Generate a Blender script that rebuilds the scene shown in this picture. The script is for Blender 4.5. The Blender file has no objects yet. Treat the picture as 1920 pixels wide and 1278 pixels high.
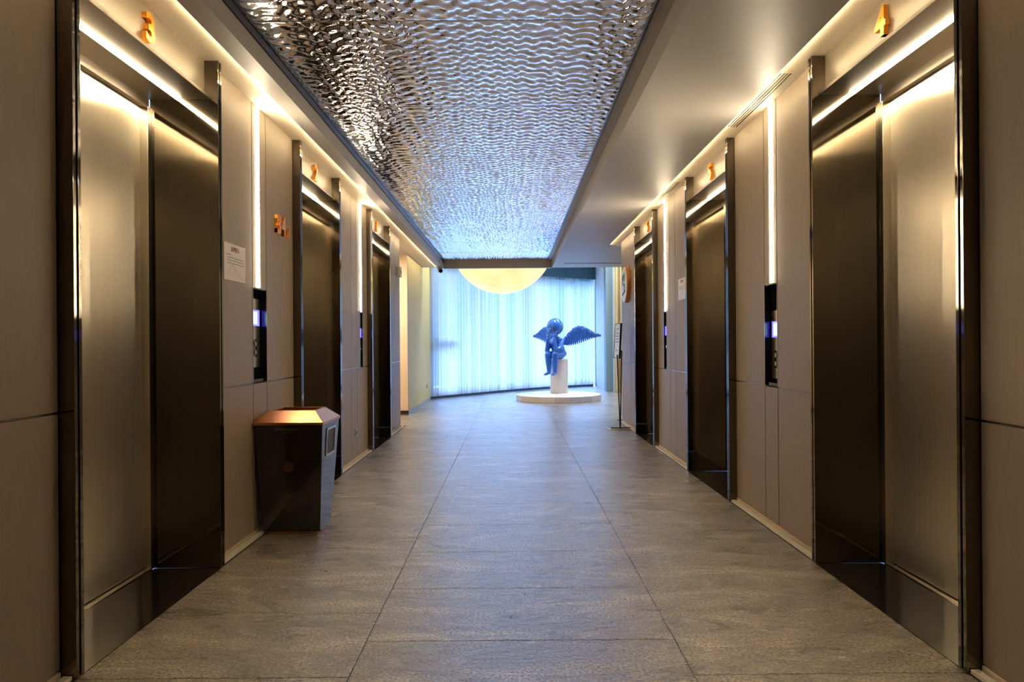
import bpy, bmesh, math, random
from mathutils import Vector, Matrix
random.seed(7)
S = bpy.context.scene
COL = S.collection
# ------------------------------------------------------------------ camera
cd = bpy.data.cameras.new('camera'); cam = bpy.data.objects.new('camera', cd); COL.objects.link(cam)
cd.sensor_width = 36; cd.lens = 24
cd.shift_x = 0.0; cd.shift_y = 6/1920
cd.clip_start = .05
cam.matrix_world = Matrix.Translation((0, 0, 1.2)) @ Matrix.Rotation(math.radians(.43), 4, 'Y') @ Matrix.Rotation(math.pi/2, 4, 'X')
S.camera = cam
# ------------------------------------------------------------------ look
S.view_settings.view_transform = 'Standard'; S.view_settings.look = 'None'
S.view_settings.gamma = 1; S.view_settings.use_curve_mapping = False
S.view_settings.exposure = 0.95
# ------------------------------------------------------------------ sky
SKY = 8.6
W = bpy.data.worlds.new('sky'); S.world = W; W.use_nodes = True
nt = W.node_tree; nt.nodes.clear()
o_ = nt.nodes.new('ShaderNodeOutputWorld'); b_ = nt.nodes.new('ShaderNodeBackground')
tc = nt.nodes.new('ShaderNodeTexCoord'); sx = nt.nodes.new('ShaderNodeSeparateXYZ'); rp = nt.nodes.new('ShaderNodeValToRGB')
rp.color_ramp.elements[0].position = .30; rp.color_ramp.elements[0].color = (.010, .028, .050, 1)   # haze and city below the horizon
rp.color_ramp.elements[1].position = 1; rp.color_ramp.elements[1].color = (.275, .44, .92, 1)           # bright overcast sky
e = rp.color_ramp.elements.new(.45); e.color = (.015, .041, .070, 1)
mr = nt.nodes.new('ShaderNodeMapRange'); mr.inputs[1].default_value = -.2; mr.inputs[2].default_value = .45
nt.links.new(tc.outputs['Generated'], sx.inputs[0]); nt.links.new(sx.outputs[2], mr.inputs[0]); nt.links.new(mr.outputs[0], rp.inputs[0])
nt.links.new(rp.outputs[0], b_.inputs[0]); b_.inputs[1].default_value = SKY; nt.links.new(b_.outputs[0], o_.inputs[0])

LED = 98.0      # radiance of the warm LED strips
UPL = 6.0
SOF = 44.0      # radiance of the LED line in each lift soffit
COVE = 40.0     # radiance of the slim LED tape in the ceiling cove along both walls      # radiance of the strips hidden on the lift headers
WARM = (1.0, .83, .57)

# added warm fill lamps, out of view overhead, to brighten the near floor
for x_, y_, e_ in ((1.15, 1.6, 20), (1.15, .3, 5)):
    ld = bpy.data.lights.new('lobby_downlight', 'AREA'); ld.shape = 'DISK'; ld.size = .14; ld.energy = e_; ld.color = (1, .84, .62); ld.spread = math.radians(85)
    lo = bpy.data.objects.new('lobby_downlight', ld); COL.objects.link(lo); lo.location = (x_, y_, 2.73)
# added cool white fill, hidden above the beam, to brighten statue and hall
for x_, y_ in ((-1.0, 14.6), (1.0, 14.3), (2.2, 16.0), (3.2, 15.2)):
    ld = bpy.data.lights.new('hall_downlight', 'AREA'); ld.shape = 'DISK'; ld.size = .3; ld.energy = 34; ld.color = (.95, .96, 1); ld.spread = math.radians(140)
    lo = bpy.data.objects.new('hall_downlight', ld); COL.objects.link(lo); lo.location = (x_, y_, 4.78)

ld = bpy.data.lights.new('passage_downlight', 'AREA'); ld.shape = 'DISK'; ld.size = .2; ld.energy = 45; ld.color = (1, .86, .66)
lo = bpy.data.objects.new('passage_downlight', ld); COL.objects.link(lo); lo.location = (-2.5, 10.75, 2.72)
# ------------------------------------------------------------------ helpers
def newmat(name):
    m = bpy.data.materials.new(name); m.use_nodes = True
    n = m.node_tree; p = n.nodes['Principled BSDF']
    return m, n, p
def pmat(name, col, rough=.5, metal=0., spec=.5, bump=None, noise=None, coat=0.):
    """plain procedural material; noise=(scale, amount) varies the colour, bump=(scale, strength, dist)"""
    m, n, p = newmat(name)
    p.inputs['Base Color'].default_value = (*col, 1); p.inputs['Roughness'].default_value = rough
    p.inputs['Metallic'].default_value = metal; p.inputs['Specular IOR Level'].default_value = spec
    p.inputs['Coat Weight'].default_value = coat
    t = n.nodes.new('ShaderNodeTexCoord')
    if noise:
        nz = n.nodes.new('ShaderNodeTexNoise'); nz.inputs['Scale'].default_value = noise[0]; nz.inputs['Detail'].default_value = 5
        mp = n.nodes.new('ShaderNodeMapping'); mp.inputs['Scale'].default_value = noise[2] if len(noise) > 2 else (1, 1, 1)
        n.links.new(t.outputs['Object'], mp.inputs[0]); n.links.new(mp.outputs[0], nz.inputs[0])
        mx = n.nodes.new('ShaderNodeMix'); mx.data_type = 'RGBA'
        mx.inputs[6].default_value = (*[c*(1-noise[1]) for c in col], 1); mx.inputs[7].default_value = (*[min(1, c*(1+noise[1])) for c in col], 1)
        n.links.new(nz.outputs[0], mx.inputs[0]); n.links.new(mx.outputs[2], p.inputs['Base Color'])
    if bump:
        nb = n.nodes.new('ShaderNodeTexNoise'); nb.inputs['Scale'].default_value = bump[0]; nb.inputs['Detail'].default_value = 3
        mp = n.nodes.new('ShaderNodeMapping'); mp.inputs['Scale'].default_value = bump[3] if len(bump) > 3 else (1, 1, 1)
        n.links.new(t.outputs['Object'], mp.inputs[0]); n.links.new(mp.outputs[0], nb.inputs[0])
        bp = n.nodes.new('ShaderNodeBump'); bp.inputs['Strength'].default_value = bump[1]; bp.inputs['Distance'].default_value = bump[2]
        n.links.new(nb.outputs[0], bp.inputs['Height']); n.links.new(bp.outputs[0], p.inputs['Normal'])
    return m
def brushed(m, amount):
    n = m.node_tree; p = n.nodes['Principled BSDF']
    g = n.nodes.new('ShaderNodeNewGeometry'); v = n.nodes.new('ShaderNodeVectorMath'); v.operation = 'CROSS_PRODUCT'; v.inputs[1].default_value = (0, 0, 1)
    n.links.new(g.outputs['Normal'], v.inputs[0]); n.links.new(v.outputs[0], p.inputs['Tangent']); p.inputs['Anisotropic'].default_value = amount
    return m
def emat(name, col, strength):
    m, n, p = newmat(name)
    p.inputs['Base Color'].default_value = (.8, .8, .8, 1)
    p.inputs['Emission Color'].default_value = (*col, 1); p.inputs['Emission Strength'].default_value = strength
    return m

def box(bm, x0, x1, y0, y1, z0, z1):
    x0, x1 = sorted((x0, x1)); y0, y1 = sorted((y0, y1)); z0, z1 = sorted((z0, z1))
    v = [bm.verts.new((x, y, z)) for z in (z0, z1) for x, y in ((x0, y0), (x1, y0), (x1, y1), (x0, y1))]
    for f in ((3, 2, 1, 0), (4, 5, 6, 7), (0, 1, 5, 4), (1, 2, 6, 5), (2, 3, 7, 6), (3, 0, 4, 7)):
        bm.faces.new([v[i] for i in f])
    return v
def extrude_poly(bm, pts, z0, z1):
    a = [bm.verts.new((x, y, z0)) for x, y in pts]; b = [bm.verts.new((x, y, z1)) for x, y in pts]
    n = len(pts)
    bm.faces.new(a[::-1]); bm.faces.new(b)
    for i in range(n): bm.faces.new((a[i], a[(i+1) % n], b[(i+1) % n], b[i]))
def cyl(bm, p0, p1, r0, r1=None, seg=24, caps=True):
    r1 = r0 if r1 is None else r1
    p0 = Vector(p0); p1 = Vector(p1); d = (p1-p0).normalized()
    u = d.orthogonal().normalized(); w = d.cross(u)
    A = [bm.verts.new(p0 + r0*(math.cos(2*math.pi*i/seg)*u + math.sin(2*math.pi*i/seg)*w)) for i in range(seg)]
    B = [bm.verts.new(p1 + r1*(math.cos(2*math.pi*i/seg)*u + math.sin(2*math.pi*i/seg)*w)) for i in range(seg)]
    for i in range(seg): bm.faces.new((A[i], A[(i+1) % seg], B[(i+1) % seg], B[i]))
    if caps: bm.faces.new(A[::-1]); bm.faces.new(B)
def ellipsoid(bm, c, r, rot=None, seg=24, rings=16):
    M = Matrix.Translation(c) @ (rot.to_4x4() if rot else Matrix.Identity(4)) @ Matrix.Diagonal((*r, 1))
    bmesh.ops.create_uvsphere(bm, u_segments=seg, v_segments=rings, radius=1, matrix=M)
def capsule(bm, p0, p1, r0, r1, seg=20):
    cyl(bm, p0, p1, r0, r1, seg); ellipsoid(bm, p0, (r0,)*3, seg=seg, rings=12); ellipsoid(bm, p1, (r1,)*3, seg=seg, rings=12)

def obj(name, bm, mat, parent=None, bevel=0., smooth=False, seg=2):
    bmesh.ops.recalc_face_normals(bm, faces=bm.faces)
    me = bpy.data.meshes.new(name); bm.to_mesh(me); bm.free()
    if smooth:
        for p in me.polygons: p.use_smooth = True
    me.materials.append(mat)
    o = bpy.data.objects.new(name, me); COL.objects.link(o)
    if parent is not None:
        org = Vector(parent.get('_org', (0, 0, 0)))
        me.transform(Matrix.Translation(-org)); o.parent = parent
        o['_org'] = list(org)
    if bevel:
        md = o.modifiers.new('edge', 'BEVEL'); md.width = bevel; md.segments = seg; md.limit_method = 'ANGLE'
    return o
def thing(name, label, cat, loc, group=None):
    o = bpy.data.objects.new(name, None); COL.objects.link(o); o.location = loc; o.empty_display_size = .1
    o['_org'] = list(loc); o['label'] = label; o['category'] = cat
    if group: o['group'] = group
    return o
def tag(o, label, cat, group=None, kind=None):
    o['label'] = label; o['category'] = cat
    if group: o['group'] = group
    if kind: o['kind'] = kind
    return o
def struct(name, bm, mat, bevel=0., smooth=False):
    o = obj(name, bm, mat, None, bevel, smooth); o['kind'] = 'structure'; return o
def boxes(*bs):
    bm = bmesh.new()
    for b in bs: box(bm, *b)
    return bm
def text_bm(txt, size, depth, M, bold=0., spacing=1.):
    cu = bpy.data.curves.new('lettering', 'FONT'); cu.body = txt; cu.size = size; cu.extrude = depth/2
    cu.offset = bold; cu.align_x = 'CENTER'; cu.align_y = 'BOTTOM_BASELINE'; cu.space_character = spacing
    t = bpy.data.objects.new('lettering', cu); COL.objects.link(t)
    bpy.context.view_layer.update()
    dg = bpy.context.evaluated_depsgraph_get()
    me = bpy.data.meshes.new_from_object(t.evaluated_get(dg))
    bpy.data.objects.remove(t); bpy.data.curves.remove(cu)
    bm = bmesh.new(); bm.from_mesh(me); bpy.data.meshes.remove(me)
    bm.transform(M)
    return bm
def wall_matrix(s, x, y, z):
    """text frame on the left (s=-1) or right (s=+1) wall, facing the corridor"""
    c0 = Vector((0, -s, 0)); c1 = Vector((0, 0, 1)); c2 = Vector((-s, 0, 0))
    M = Matrix.Identity(4)
    for i, c in enumerate((c0, c1, c2)):
        for j in range(3): M[j][i] = c[j]
    M.translation = (x, y, z)
    return M

# ------------------------------------------------------------------ materials
M = {}
def stone_floor():
    m, n, p = newmat('slate_tile')
    L = n.links.new
    t = n.nodes.new('ShaderNodeTexCoord')
    def noise(sc, det, mapping=(1, 1, 1), rot=0., dist=0., rough=.6):
        mp = n.nodes.new('ShaderNodeMapping'); mp.inputs['Scale'].default_value = mapping; mp.inputs['Rotation'].default_value = (0, 0, rot)
        nz = n.nodes.new('ShaderNodeTexNoise'); nz.inputs['Scale'].default_value = sc; nz.inputs['Detail'].default_value = det
        nz.inputs['Distortion'].default_value = dist; nz.inputs['Roughness'].default_value = rough
        L(t.outputs['Object'], mp.inputs[0]); L(mp.outputs[0], nz.inputs[0]); return nz
    big = noise(1.7, 8, (1, 3.0, 1), .35, .8, .65)
    fine = noise(85, 4)
    cr = n.nodes.new('ShaderNodeValToRGB'); L(big.outputs[0], cr.inputs[0])
    els = cr.color_ramp.elements
    els[0].position = .34; els[0].color = (.19, .152, .108, 1)
    els[1].position = .68; els[1].color = (.44, .355, .255, 1)
    e = els.new(.52); e.color = (.235, .187, .132, 1)
    mx = n.nodes.new('ShaderNodeMix'); mx.data_type = 'RGBA'; mx.blend_type = 'MULTIPLY'; mx.inputs[0].default_value = .75
    cr2 = n.nodes.new('ShaderNodeValToRGB'); cr2.color_ramp.elements[0].position = .36; cr2.color_ramp.elements[0].color = (.12, .12, .12, 1)
    cr2.color_ramp.elements[1].position = .64; cr2.color_ramp.elements[1].color = (2.1, 2.1, 2.1, 1)
    L(fine.outputs[0], cr2.inputs[0]); L(cr.outputs[0], mx.inputs[6]); L(cr2.outputs[0], mx.inputs[7])
    # thin cleft ridges
    rid = noise(1.9, 4, (1, 3.2, 1), .38, 1.6)
    ab = n.nodes.new('ShaderNodeMath'); ab.operation = 'SUBTRACT'; ab.inputs[1].default_value = .5; L(rid.outputs[0], ab.inputs[0])
    a2 = n.nodes.new('ShaderNodeMath'); a2.operation = 'ABSOLUTE'; L(ab.outputs[0], a2.inputs[0])
    cleft = n.nodes.new('ShaderNodeMapRange'); cleft.inputs[1].default_value = 0; cleft.inputs[2].default_value = .004
    cleft.inputs[3].default_value = 0; cleft.inputs[4].default_value = 1; L(a2.outputs[0], cleft.inputs[0])
    mk = noise(2.3, 1); mk2 = n.nodes.new('ShaderNodeMath'); mk2.operation = 'GREATER_THAN'; mk2.inputs[1].default_value = .50; L(mk.outputs[0], mk2.inputs[0])
    cm = n.nodes.new('ShaderNodeMath'); cm.operation = 'MAXIMUM'; L(cleft.outputs[0], cm.inputs[0])
    inv = n.nodes.new('ShaderNodeMath'); inv.operation = 'SUBTRACT'; inv.inputs[0].default_value = 1.; L(mk2.outputs[0], inv.inputs[1]); L(inv.outputs[0], cm.inputs[1])
    mx3 = n.nodes.new('ShaderNodeMix'); mx3.data_type = 'RGBA'; mx3.inputs[6].default_value = (.05, .04, .03, 1)
    cm2 = n.nodes.new('ShaderNodeMapRange'); cm2.inputs[3].default_value = .25; L(cm.outputs[0], cm2.inputs[0])
    L(cm2.outputs[0], mx3.inputs[0]); L(mx.outputs[2], mx3.inputs[7]); L(mx3.outputs[2], p.inputs['Base Color'])
    # relief: long slate waves + grain
    wv = noise(6, 6, (1, 3.0, 1), .3, .8); gr = noise(55, 4, (1, 2.2, 1))
    ad = n.nodes.new('ShaderNodeMath'); ad.operation = 'MULTIPLY_ADD'; ad.inputs[1].default_value = 2.2; L(wv.outputs[0], ad.inputs[0]); L(gr.outputs[0], ad.inputs[2])
    ad2 = n.nodes.new('ShaderNodeMath'); ad2.operation = 'MULTIPLY_ADD'; ad2.inputs[1].default_value = .8; L(cm.outputs[0], ad2.inputs[0]); L(ad.outputs[0], ad2.inputs[2])
    bp = n.nodes.new('ShaderNodeBump'); bp.inputs['Strength'].default_value = .85; bp.inputs['Distance'].default_value = .006
    L(ad2.outputs[0], bp.inputs['Height']); L(bp.outputs[0], p.inputs['Normal'])
    rr = n.nodes.new('ShaderNodeMapRange'); rr.inputs[3].default_value = .20; rr.inputs[4].default_value = .36; L(big.outputs[0], rr.inputs[0]); L(rr.outputs[0], p.inputs['Roughness'])
    p.inputs['Specular IOR Level'].default_value = .9; p.inputs['Coat Weight'].default_value = 1; p.inputs['Coat IOR'].default_value = 1.85; p.inputs['Coat Roughness'].default_value = .20; L(bp.outputs[0], p.inputs['Coat Normal'])
    return m
M['floor'] = stone_floor()
M['grout'] = pmat('dark_grout', (.05, .04, .03), .7)
M['granite'] = pmat('black_granite', (.012, .010, .009), .12, noise=(300, .6), spec=.6)
M['panel'] = pmat('taupe_woven_laminate', (.285, .218, .155), .48, noise=(60, .10, (1, 1, .12)), bump=(260, .12, .001, (1, 1, .35)), spec=.45)
M['gap'] = pmat('dark_joint', (.015, .012, .010), .45)
M['chrome'] = pmat('joint_trim_steel', (.42, .38, .33), .22, metal=1)
M['bronze'] = pmat('black_titanium_steel', (.17, .145, .112), .055, metal=1, noise=(40, .06, (1, 1, .02)), bump=(500, .04, .0006, (1, 1, .02)))
M['soffit'] = pmat('brushed_bronze_soffit', (.50, .43, .34), .28, metal=1, noise=(60, .08, (1, .03, 1)))
M['door'] = pmat('champagne_brushed_steel', (.86, .76, .60), .33, metal=.92, noise=(35, .07, (1, 1, .03)), bump=(6, .05, .004, (1, 1, .5)))
brushed(M['door'], .95)
M['steel'] = pmat('satin_steel', (.72, .66, .55), .25, metal=1, noise=(50, .06, (1, 1, .03)))
M['fascia'] = pmat('champagne_fascia', (.27, .225, .165), .32, metal=.35, noise=(40, .04))
M['cream'] = pmat('cream_paint', (.60, .52, .39), .7, noise=(20, .03))  # ceiling paint with the LED wash put into its lighter colour
M['grey_ceiling'] = pmat('grey_emulsion', (.36, .335, .31), .45, noise=(15, .03))  # same ceiling paint, darkened in colour for the part outside the wash
M['plinth'] = pmat('cream_marble_skirting', (.78, .70, .54), .4, noise=(35, .12))
M['beige_wall'] = pmat('beige_wall_paint', (.66, .52, .36), .65, noise=(12, .03))
M['yellow_wall'] = pmat('straw_wall_paint', (.74, .64, .27), .6, noise=(8, .05, (1, 1, .3)))
M['dark_frame'] = pmat('dark_angle', (.02, .022, .026), .35, metal=.5)
M['led'] = emat('warm_led_diffuser', WARM, LED)
M['soffit_led'] = emat('soffit_led_diffuser', WARM, SOF)
M['uplight'] = emat('warm_led_tape', (1.0, .84, .62), UPL)
M['blue_screen'] = emat('blue_lift_display', (.035, .03, 1.0), 1.6)
M['white_screen'] = emat('pale_lift_display', (.25, .62, 1.0), 2.0)
M['gold'] = pmat('polished_gold_letter', (.95, .36, .03), .25, metal=.6)
M['black_glass'] = pmat('black_gloss', (.010, .009, .009), .08, spec=.7)
M['paper'] = pmat('white_printed_card', (.78, .70, .66), .35, noise=(60, .02))
M['red_ink'] = pmat('brown_red_ink', (.26, .05, .03), .6)
M['grey_ink'] = pmat('grey_ink', (.28, .24, .22), .6)
M['cream_ink'] = pmat('straw_ink', (.60, .50, .33), .6)
M['copper'] = pmat('satin_copper', (.62, .27, .12), .30, metal=1, noise=(50, .08, (.03, 1, 1)))
M['bin_black'] = pmat('black_lacquered_steel', (.016, .013, .013), .16, spec=.7, coat=.4)
M['white_plastic'] = pmat('white_plastic', (.70, .68, .64), .35)
M['grey_plastic'] = pmat('grey_plastic', (.35, .36, .37), .4)
M['red'] = pmat('red_plastic', (.65, .06, .04), .4)
M['blue_gloss'] = pmat('glossy_blue_lacquer', (.028, .17, .72), .12, spec=.7, coat=.6)
M['plaster_white'] = pmat('white_gloss_paint', (.76, .70, .66), .3)
M['gold_fin'] = pmat('brass_fin', (.78, .62, .33), .32, metal=.6)
M['slate_column'] = pmat('blue_grey_column', (.16, .25, .29), .5)
M['pale_wall'] = pmat('pale_plaster', (.55, .62, .66), .6)
M['window_metal'] = pmat('window_frame_metal', (.05, .12, .18), .4, metal=.3)

def ripple_steel():
    m, n, p = newmat('water_ripple_mirror_steel')
    p.inputs['Base Color'].default_value = (.93, .92, .92, 1); p.inputs['Metallic'].default_value = 1; p.inputs['Roughness'].default_value = .10
    t = n.nodes.new('ShaderNodeTexCoord'); nz = n.nodes.new('ShaderNodeTexNoise'); nz.inputs['Scale'].default_value = 42; nz.inputs['Detail'].default_value = 2
    bp = n.nodes.new('ShaderNodeBump'); bp.inputs['Strength'].default_value = .25; bp.inputs['Distance'].default_value = .003
    n.links.new(t.outputs['Object'], nz.inputs[0]); n.links.new(nz.outputs[0], bp.inputs['Height']); n.links.new(bp.outputs[0], p.inputs['Normal'])
    return m
M['ripple'] = ripple_steel()

def moon():
    m, n, p = newmat('moon_lamp_fabric')
    t = n.nodes.new('ShaderNodeTexCoord'); nz = n.nodes.new('ShaderNodeTexNoise'); nz.inputs['Scale'].default_value = 2.2; nz.inputs['Detail'].default_value = 6
    cr = n.nodes.new('ShaderNodeValToRGB'); cr.color_ramp.elements[0].position = .35; cr.color_ramp.elements[0].color = (.76, .72, .27, 1)
    cr.color_ramp.elements[1].position = .62; cr.color_ramp.elements[1].color = (.95, .93, .46, 1)
    n.links.new(t.outputs['Object'], nz.inputs[0]); n.links.new(nz.outputs[0], cr.inputs[0])
    n.links.new(cr.outputs[0], p.inputs['Emission Color']); p.inputs['Emission Strength'].default_value = .56
    p.inputs['Base Color'].default_value = (.18, .16, .10, 1)
    return m
M['moon'] = moon()

def sheer():
    m = bpy.data.materials.new('sheer_voile'); m.use_nodes = True; n = m.node_tree; n.nodes.clear(); L = n.links.new
    out = n.nodes.new('ShaderNodeOutputMaterial')
    tr = n.nodes.new('ShaderNodeBsdfTransparent'); tr.inputs[0].default_value = (.92, .97, 1, 1)
    tl = n.nodes.new('ShaderNodeBsdfTranslucent'); tl.inputs[0].default_value = (.96, .93, .90, 1)
    df = n.nodes.new('ShaderNodeBsdfDiffuse'); df.inputs[0].default_value = (.8, .8, .8, 1)
    a = n.nodes.new('ShaderNodeMixShader'); a.inputs[0].default_value = .12; L(tl.outputs[0], a.inputs[1]); L(df.outputs[0], a.inputs[2])
    uv = n.nodes.new('ShaderNodeUVMap')
    mp = n.nodes.new('ShaderNodeMapping'); mp.inputs['Scale'].default_value = (1, 0, 1)
    nz = n.nodes.new('ShaderNodeTexNoise'); nz.inputs['Scale'].default_value = 2.2; nz.inputs['Detail'].default_value = 4; nz.inputs['Roughness'].default_value = .7
    L(uv.outputs[0], mp.inputs[0]); L(mp.outputs[0], nz.inputs[0])
    r = n.nodes.new('ShaderNodeMapRange'); r.inputs[1].default_value = .36; r.inputs[2].default_value = .56; r.inputs[3].default_value = .30; r.inputs[4].default_value = .98
    L(nz.outputs[0], r.inputs[0])
    b = n.nodes.new('ShaderNodeMixShader'); L(r.outputs[0], b.inputs[0]); L(tr.outputs[0], b.inputs[1]); L(a.outputs[0], b.inputs[2])
    L(b.outputs[0], out.inputs[0])
    return m
M['sheer'] = sheer()
def thin_glass():
    m = bpy.data.materials.new('window_glass'); m.use_nodes = True; n = m.node_tree; n.nodes.clear()
    out = n.nodes.new('ShaderNodeOutputMaterial'); tr = n.nodes.new('ShaderNodeBsdfTransparent'); tr.inputs[0].default_value = (.9, .97, 1, 1)
    gl = n.nodes.new('ShaderNodeBsdfGlossy'); gl.inputs['Roughness'].default_value = .02
    mx = n.nodes.new('ShaderNodeMixShader'); mx.inputs[0].default_value = .06
    n.links.new(tr.outputs[0], mx.inputs[1]); n.links.new(gl.outputs[0], mx.inputs[2]); n.links.new(mx.outputs[0], out.inputs[0])
    return m
M['glass'] = thin_glass()

# ------------------------------------------------------------------ layout numbers
A = {-1: 1.582, 1: 1.634}          # front plane of the lift portals, left / right
WL = {-1: 1.640, 1: 1.690}         # wall panel plane
JZ = {-1: .963, 1: .911}           # panel joint height
H = 2.75
PORT = {-1: [(2.467, 3.742), (5.130, 6.345), (7.740, 8.915)],
         1: [(2.467, 3.742), (5.155, 6.420), (7.890, 9.090)]}
YB = -4.0
WEND = {-1: 10.0, 1: 10.5}
NAME = {-1: 'left', 1: 'right'}

# ------------------------------------------------------------------ floor
fl = bmesh.new()
G = .0020
xs = [-5.0, -4.35, -3.10, -1.85, -.60, .65, 1.90, 3.15, 4.40]
for ci in range(len(xs)-1):
    x0, x1 = xs[ci], xs[ci+1]
    off = 0 if ci % 2 == 0 else .297
    y = 2.768 - .594*12 + off
    while y < 20:
        ya, yb = y, y+.594; y += .594
        cx0, cx1 = x0+G, x1-G
        # leave the lift thresholds free
        if yb < YB or ya > 19.6: continue
        if x1 < -1.7 and yb < 9.6: continue
        if x0 > 1.7 and yb < 9.9: continue
        if ya < 10.0:
            cx0 = max(cx0, -A[-1]-.002)
        if ya < 10.5:
            cx1 = min(cx1, A[1]+.002)
        if cx1 - cx0 < .02: continue
        box(fl, cx0, cx1, ya+G, yb-G, -.012, 0)
floor = struct('floor', fl, M['floor'], bevel=.0012)
gb = boxes((-5, 4.5, YB-.2, 20, -.06, -.0035))
o = obj('grout_bed', gb, M['grout'], floor)

# ------------------------------------------------------------------ ceiling
def cs(name, mat, *bs, bevel=0.): return struct(name, boxes(*bs), mat, bevel)
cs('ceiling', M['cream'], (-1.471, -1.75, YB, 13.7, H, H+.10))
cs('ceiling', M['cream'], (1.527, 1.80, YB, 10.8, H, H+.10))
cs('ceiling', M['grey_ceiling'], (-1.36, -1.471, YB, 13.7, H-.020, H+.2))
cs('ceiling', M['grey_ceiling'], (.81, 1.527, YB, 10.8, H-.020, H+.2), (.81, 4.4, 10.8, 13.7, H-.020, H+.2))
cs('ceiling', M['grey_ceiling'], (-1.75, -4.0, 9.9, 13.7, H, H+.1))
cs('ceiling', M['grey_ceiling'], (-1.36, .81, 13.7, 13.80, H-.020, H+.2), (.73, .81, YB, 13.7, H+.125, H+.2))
cs('trim_1', M['dark_frame'], (-1.36, -1.35, YB, 13.7, H+.085, H+.13), (.72, .732, YB, 13.7, H+.118, H+.135))
cs('ceiling', M['grey_ceiling'], (-4, 4.6, 13.81, 20.2, 4.8, 4.9))
cs('wall_upper', M['pale_wall'], (-4, 4.6, 13.80, 13.92, H+.1, 4.8))
M['cove_tape'] = emat('cove_led_tape', (1.0, .80, .50), COVE)
for s_, x_, ye in ((-1, 1.4715, 13.6), (1, 1.5275, 10.7)):
    t = thing('cove_light', 'slim warm LED tape along the %s ceiling cove edge' % NAME[s_], 'cove light', (s_*x_, 4, H-.004), None)
    obj('tape', boxes((s_*x_, s_*(x_+.0012), 1.2, ye, H-.0165, H-.0105)), M['cove_tape'], t)
# rippled mirror-steel sheets
def ripple_panel(y0, y1):
    bm = bmesh.new()
    x0, x1 = -1.349, .729
    st = .0125
    nx = int((x1-x0)/st); ny = int((y1-y0)/st)
    zt = 2.885
    R = random.Random(3)
    grid = []
    for j in range(ny+1):
        row = []
        y = y0 + (y1-y0)*j/ny
        for i in range(nx+1):
            x = x0 + (x1-x0)*i/nx
            # hammered cells in staggered rows, slightly irregular
            wob = .020*math.sin(7.3*x+1.7*y) + .015*math.sin(3.1*y-5.0*x+2.) + .012*math.sin(23*x)
            wob2 = .020*math.sin(5.1*y+2.9*x) + .014*math.sin(11.*x-4.*y)
            u = (x+wob)/.096; v = (y+wob2)/.082
            ir = .22*math.sin(13.1*x+19.*y)+.20*math.sin(29.*x-11.*y+1.)+.15*math.sin(41.*y+17.*x)
            h = .0025*math.cos(2*math.pi*(v + .17*math.sin(2*math.pi*u) + .35*ir)) * (.8+.35*math.sin(4.1*math.pi*u+3*ir))
            h += .0019*math.cos(2*math.pi*(u + .5*math.floor(v+.5)*0 + .6*ir + .25*math.sin(2*math.pi*v)))
            h += .0006*math.sin(2*math.pi*(y+wob2*1.6)/.041+2.3*math.sin(3.1*u)) + .0009*math.sin(2*math.pi*(x+wob*2)/.047+2.*math.sin(3.7*v)) + .0010*math.sin(31*x+17*y)*math.sin(27*y-13*x)
            ed = min(1, min(i, nx-i, j, ny-j)/2)
            row.append(bm.verts.new((x, y, zt + h*ed)))
        grid.append(row)
    for j in range(ny):
        for i in range(nx):
            bm.faces.new((grid[j][i], grid[j+1][i], grid[j+1][i+1], grid[j][i+1]))
    # folded edge up into the ceiling void
    for a, b, c, d in ((0, 0, 0, nx), (ny, 0, ny, nx)):
        r = grid[a]
        up = [bm.verts.new((v.co.x, v.co.y, zt+.02)) for v in r]
        for i in range(nx): bm.faces.new((r[i], r[i+1], up[i+1], up[i]))
    return bm
joints = [3.55+1.28*k for k in range(-5, 8)] 
ys = [YB] + [j for j in joints if j > YB] + [13.69]
names = {0: 'above the second pair of lifts'}
desc = ['nearest the viewer overhead, cut by the top of the picture', 'second from the near end, above the first pair of lifts', 'third from the near end of the corridor',
        'fourth from the near end of the corridor', 'fifth, over the middle pair of lifts', 'sixth, just past the middle lifts', 'seventh, over the farthest lifts', 'eighth, next to last before the moon lamp', 'farthest, ending at the beam before the moon lamp']
vis = 0
for a, b in zip(ys[:-1], ys[1:]):
    if b <= 1.5: lab = 'rippled mirror steel ceiling sheet behind the viewpoint'
    else: lab = 'rippled mirror steel ceiling sheet, ' + desc[min(vis, 8)]; vis += 1
    p = obj('mirror_ceiling_sheet', ripple_panel(a+.0025, b-.0025), M['ripple'], smooth=True)
    tag(p, lab, 'ceiling sheet', 'rippled mirror ceiling sheets')
cs('ceiling', M['grey_ceiling'], (-1.36, .81, YB, 13.7, H+.165, H+.2))

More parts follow.
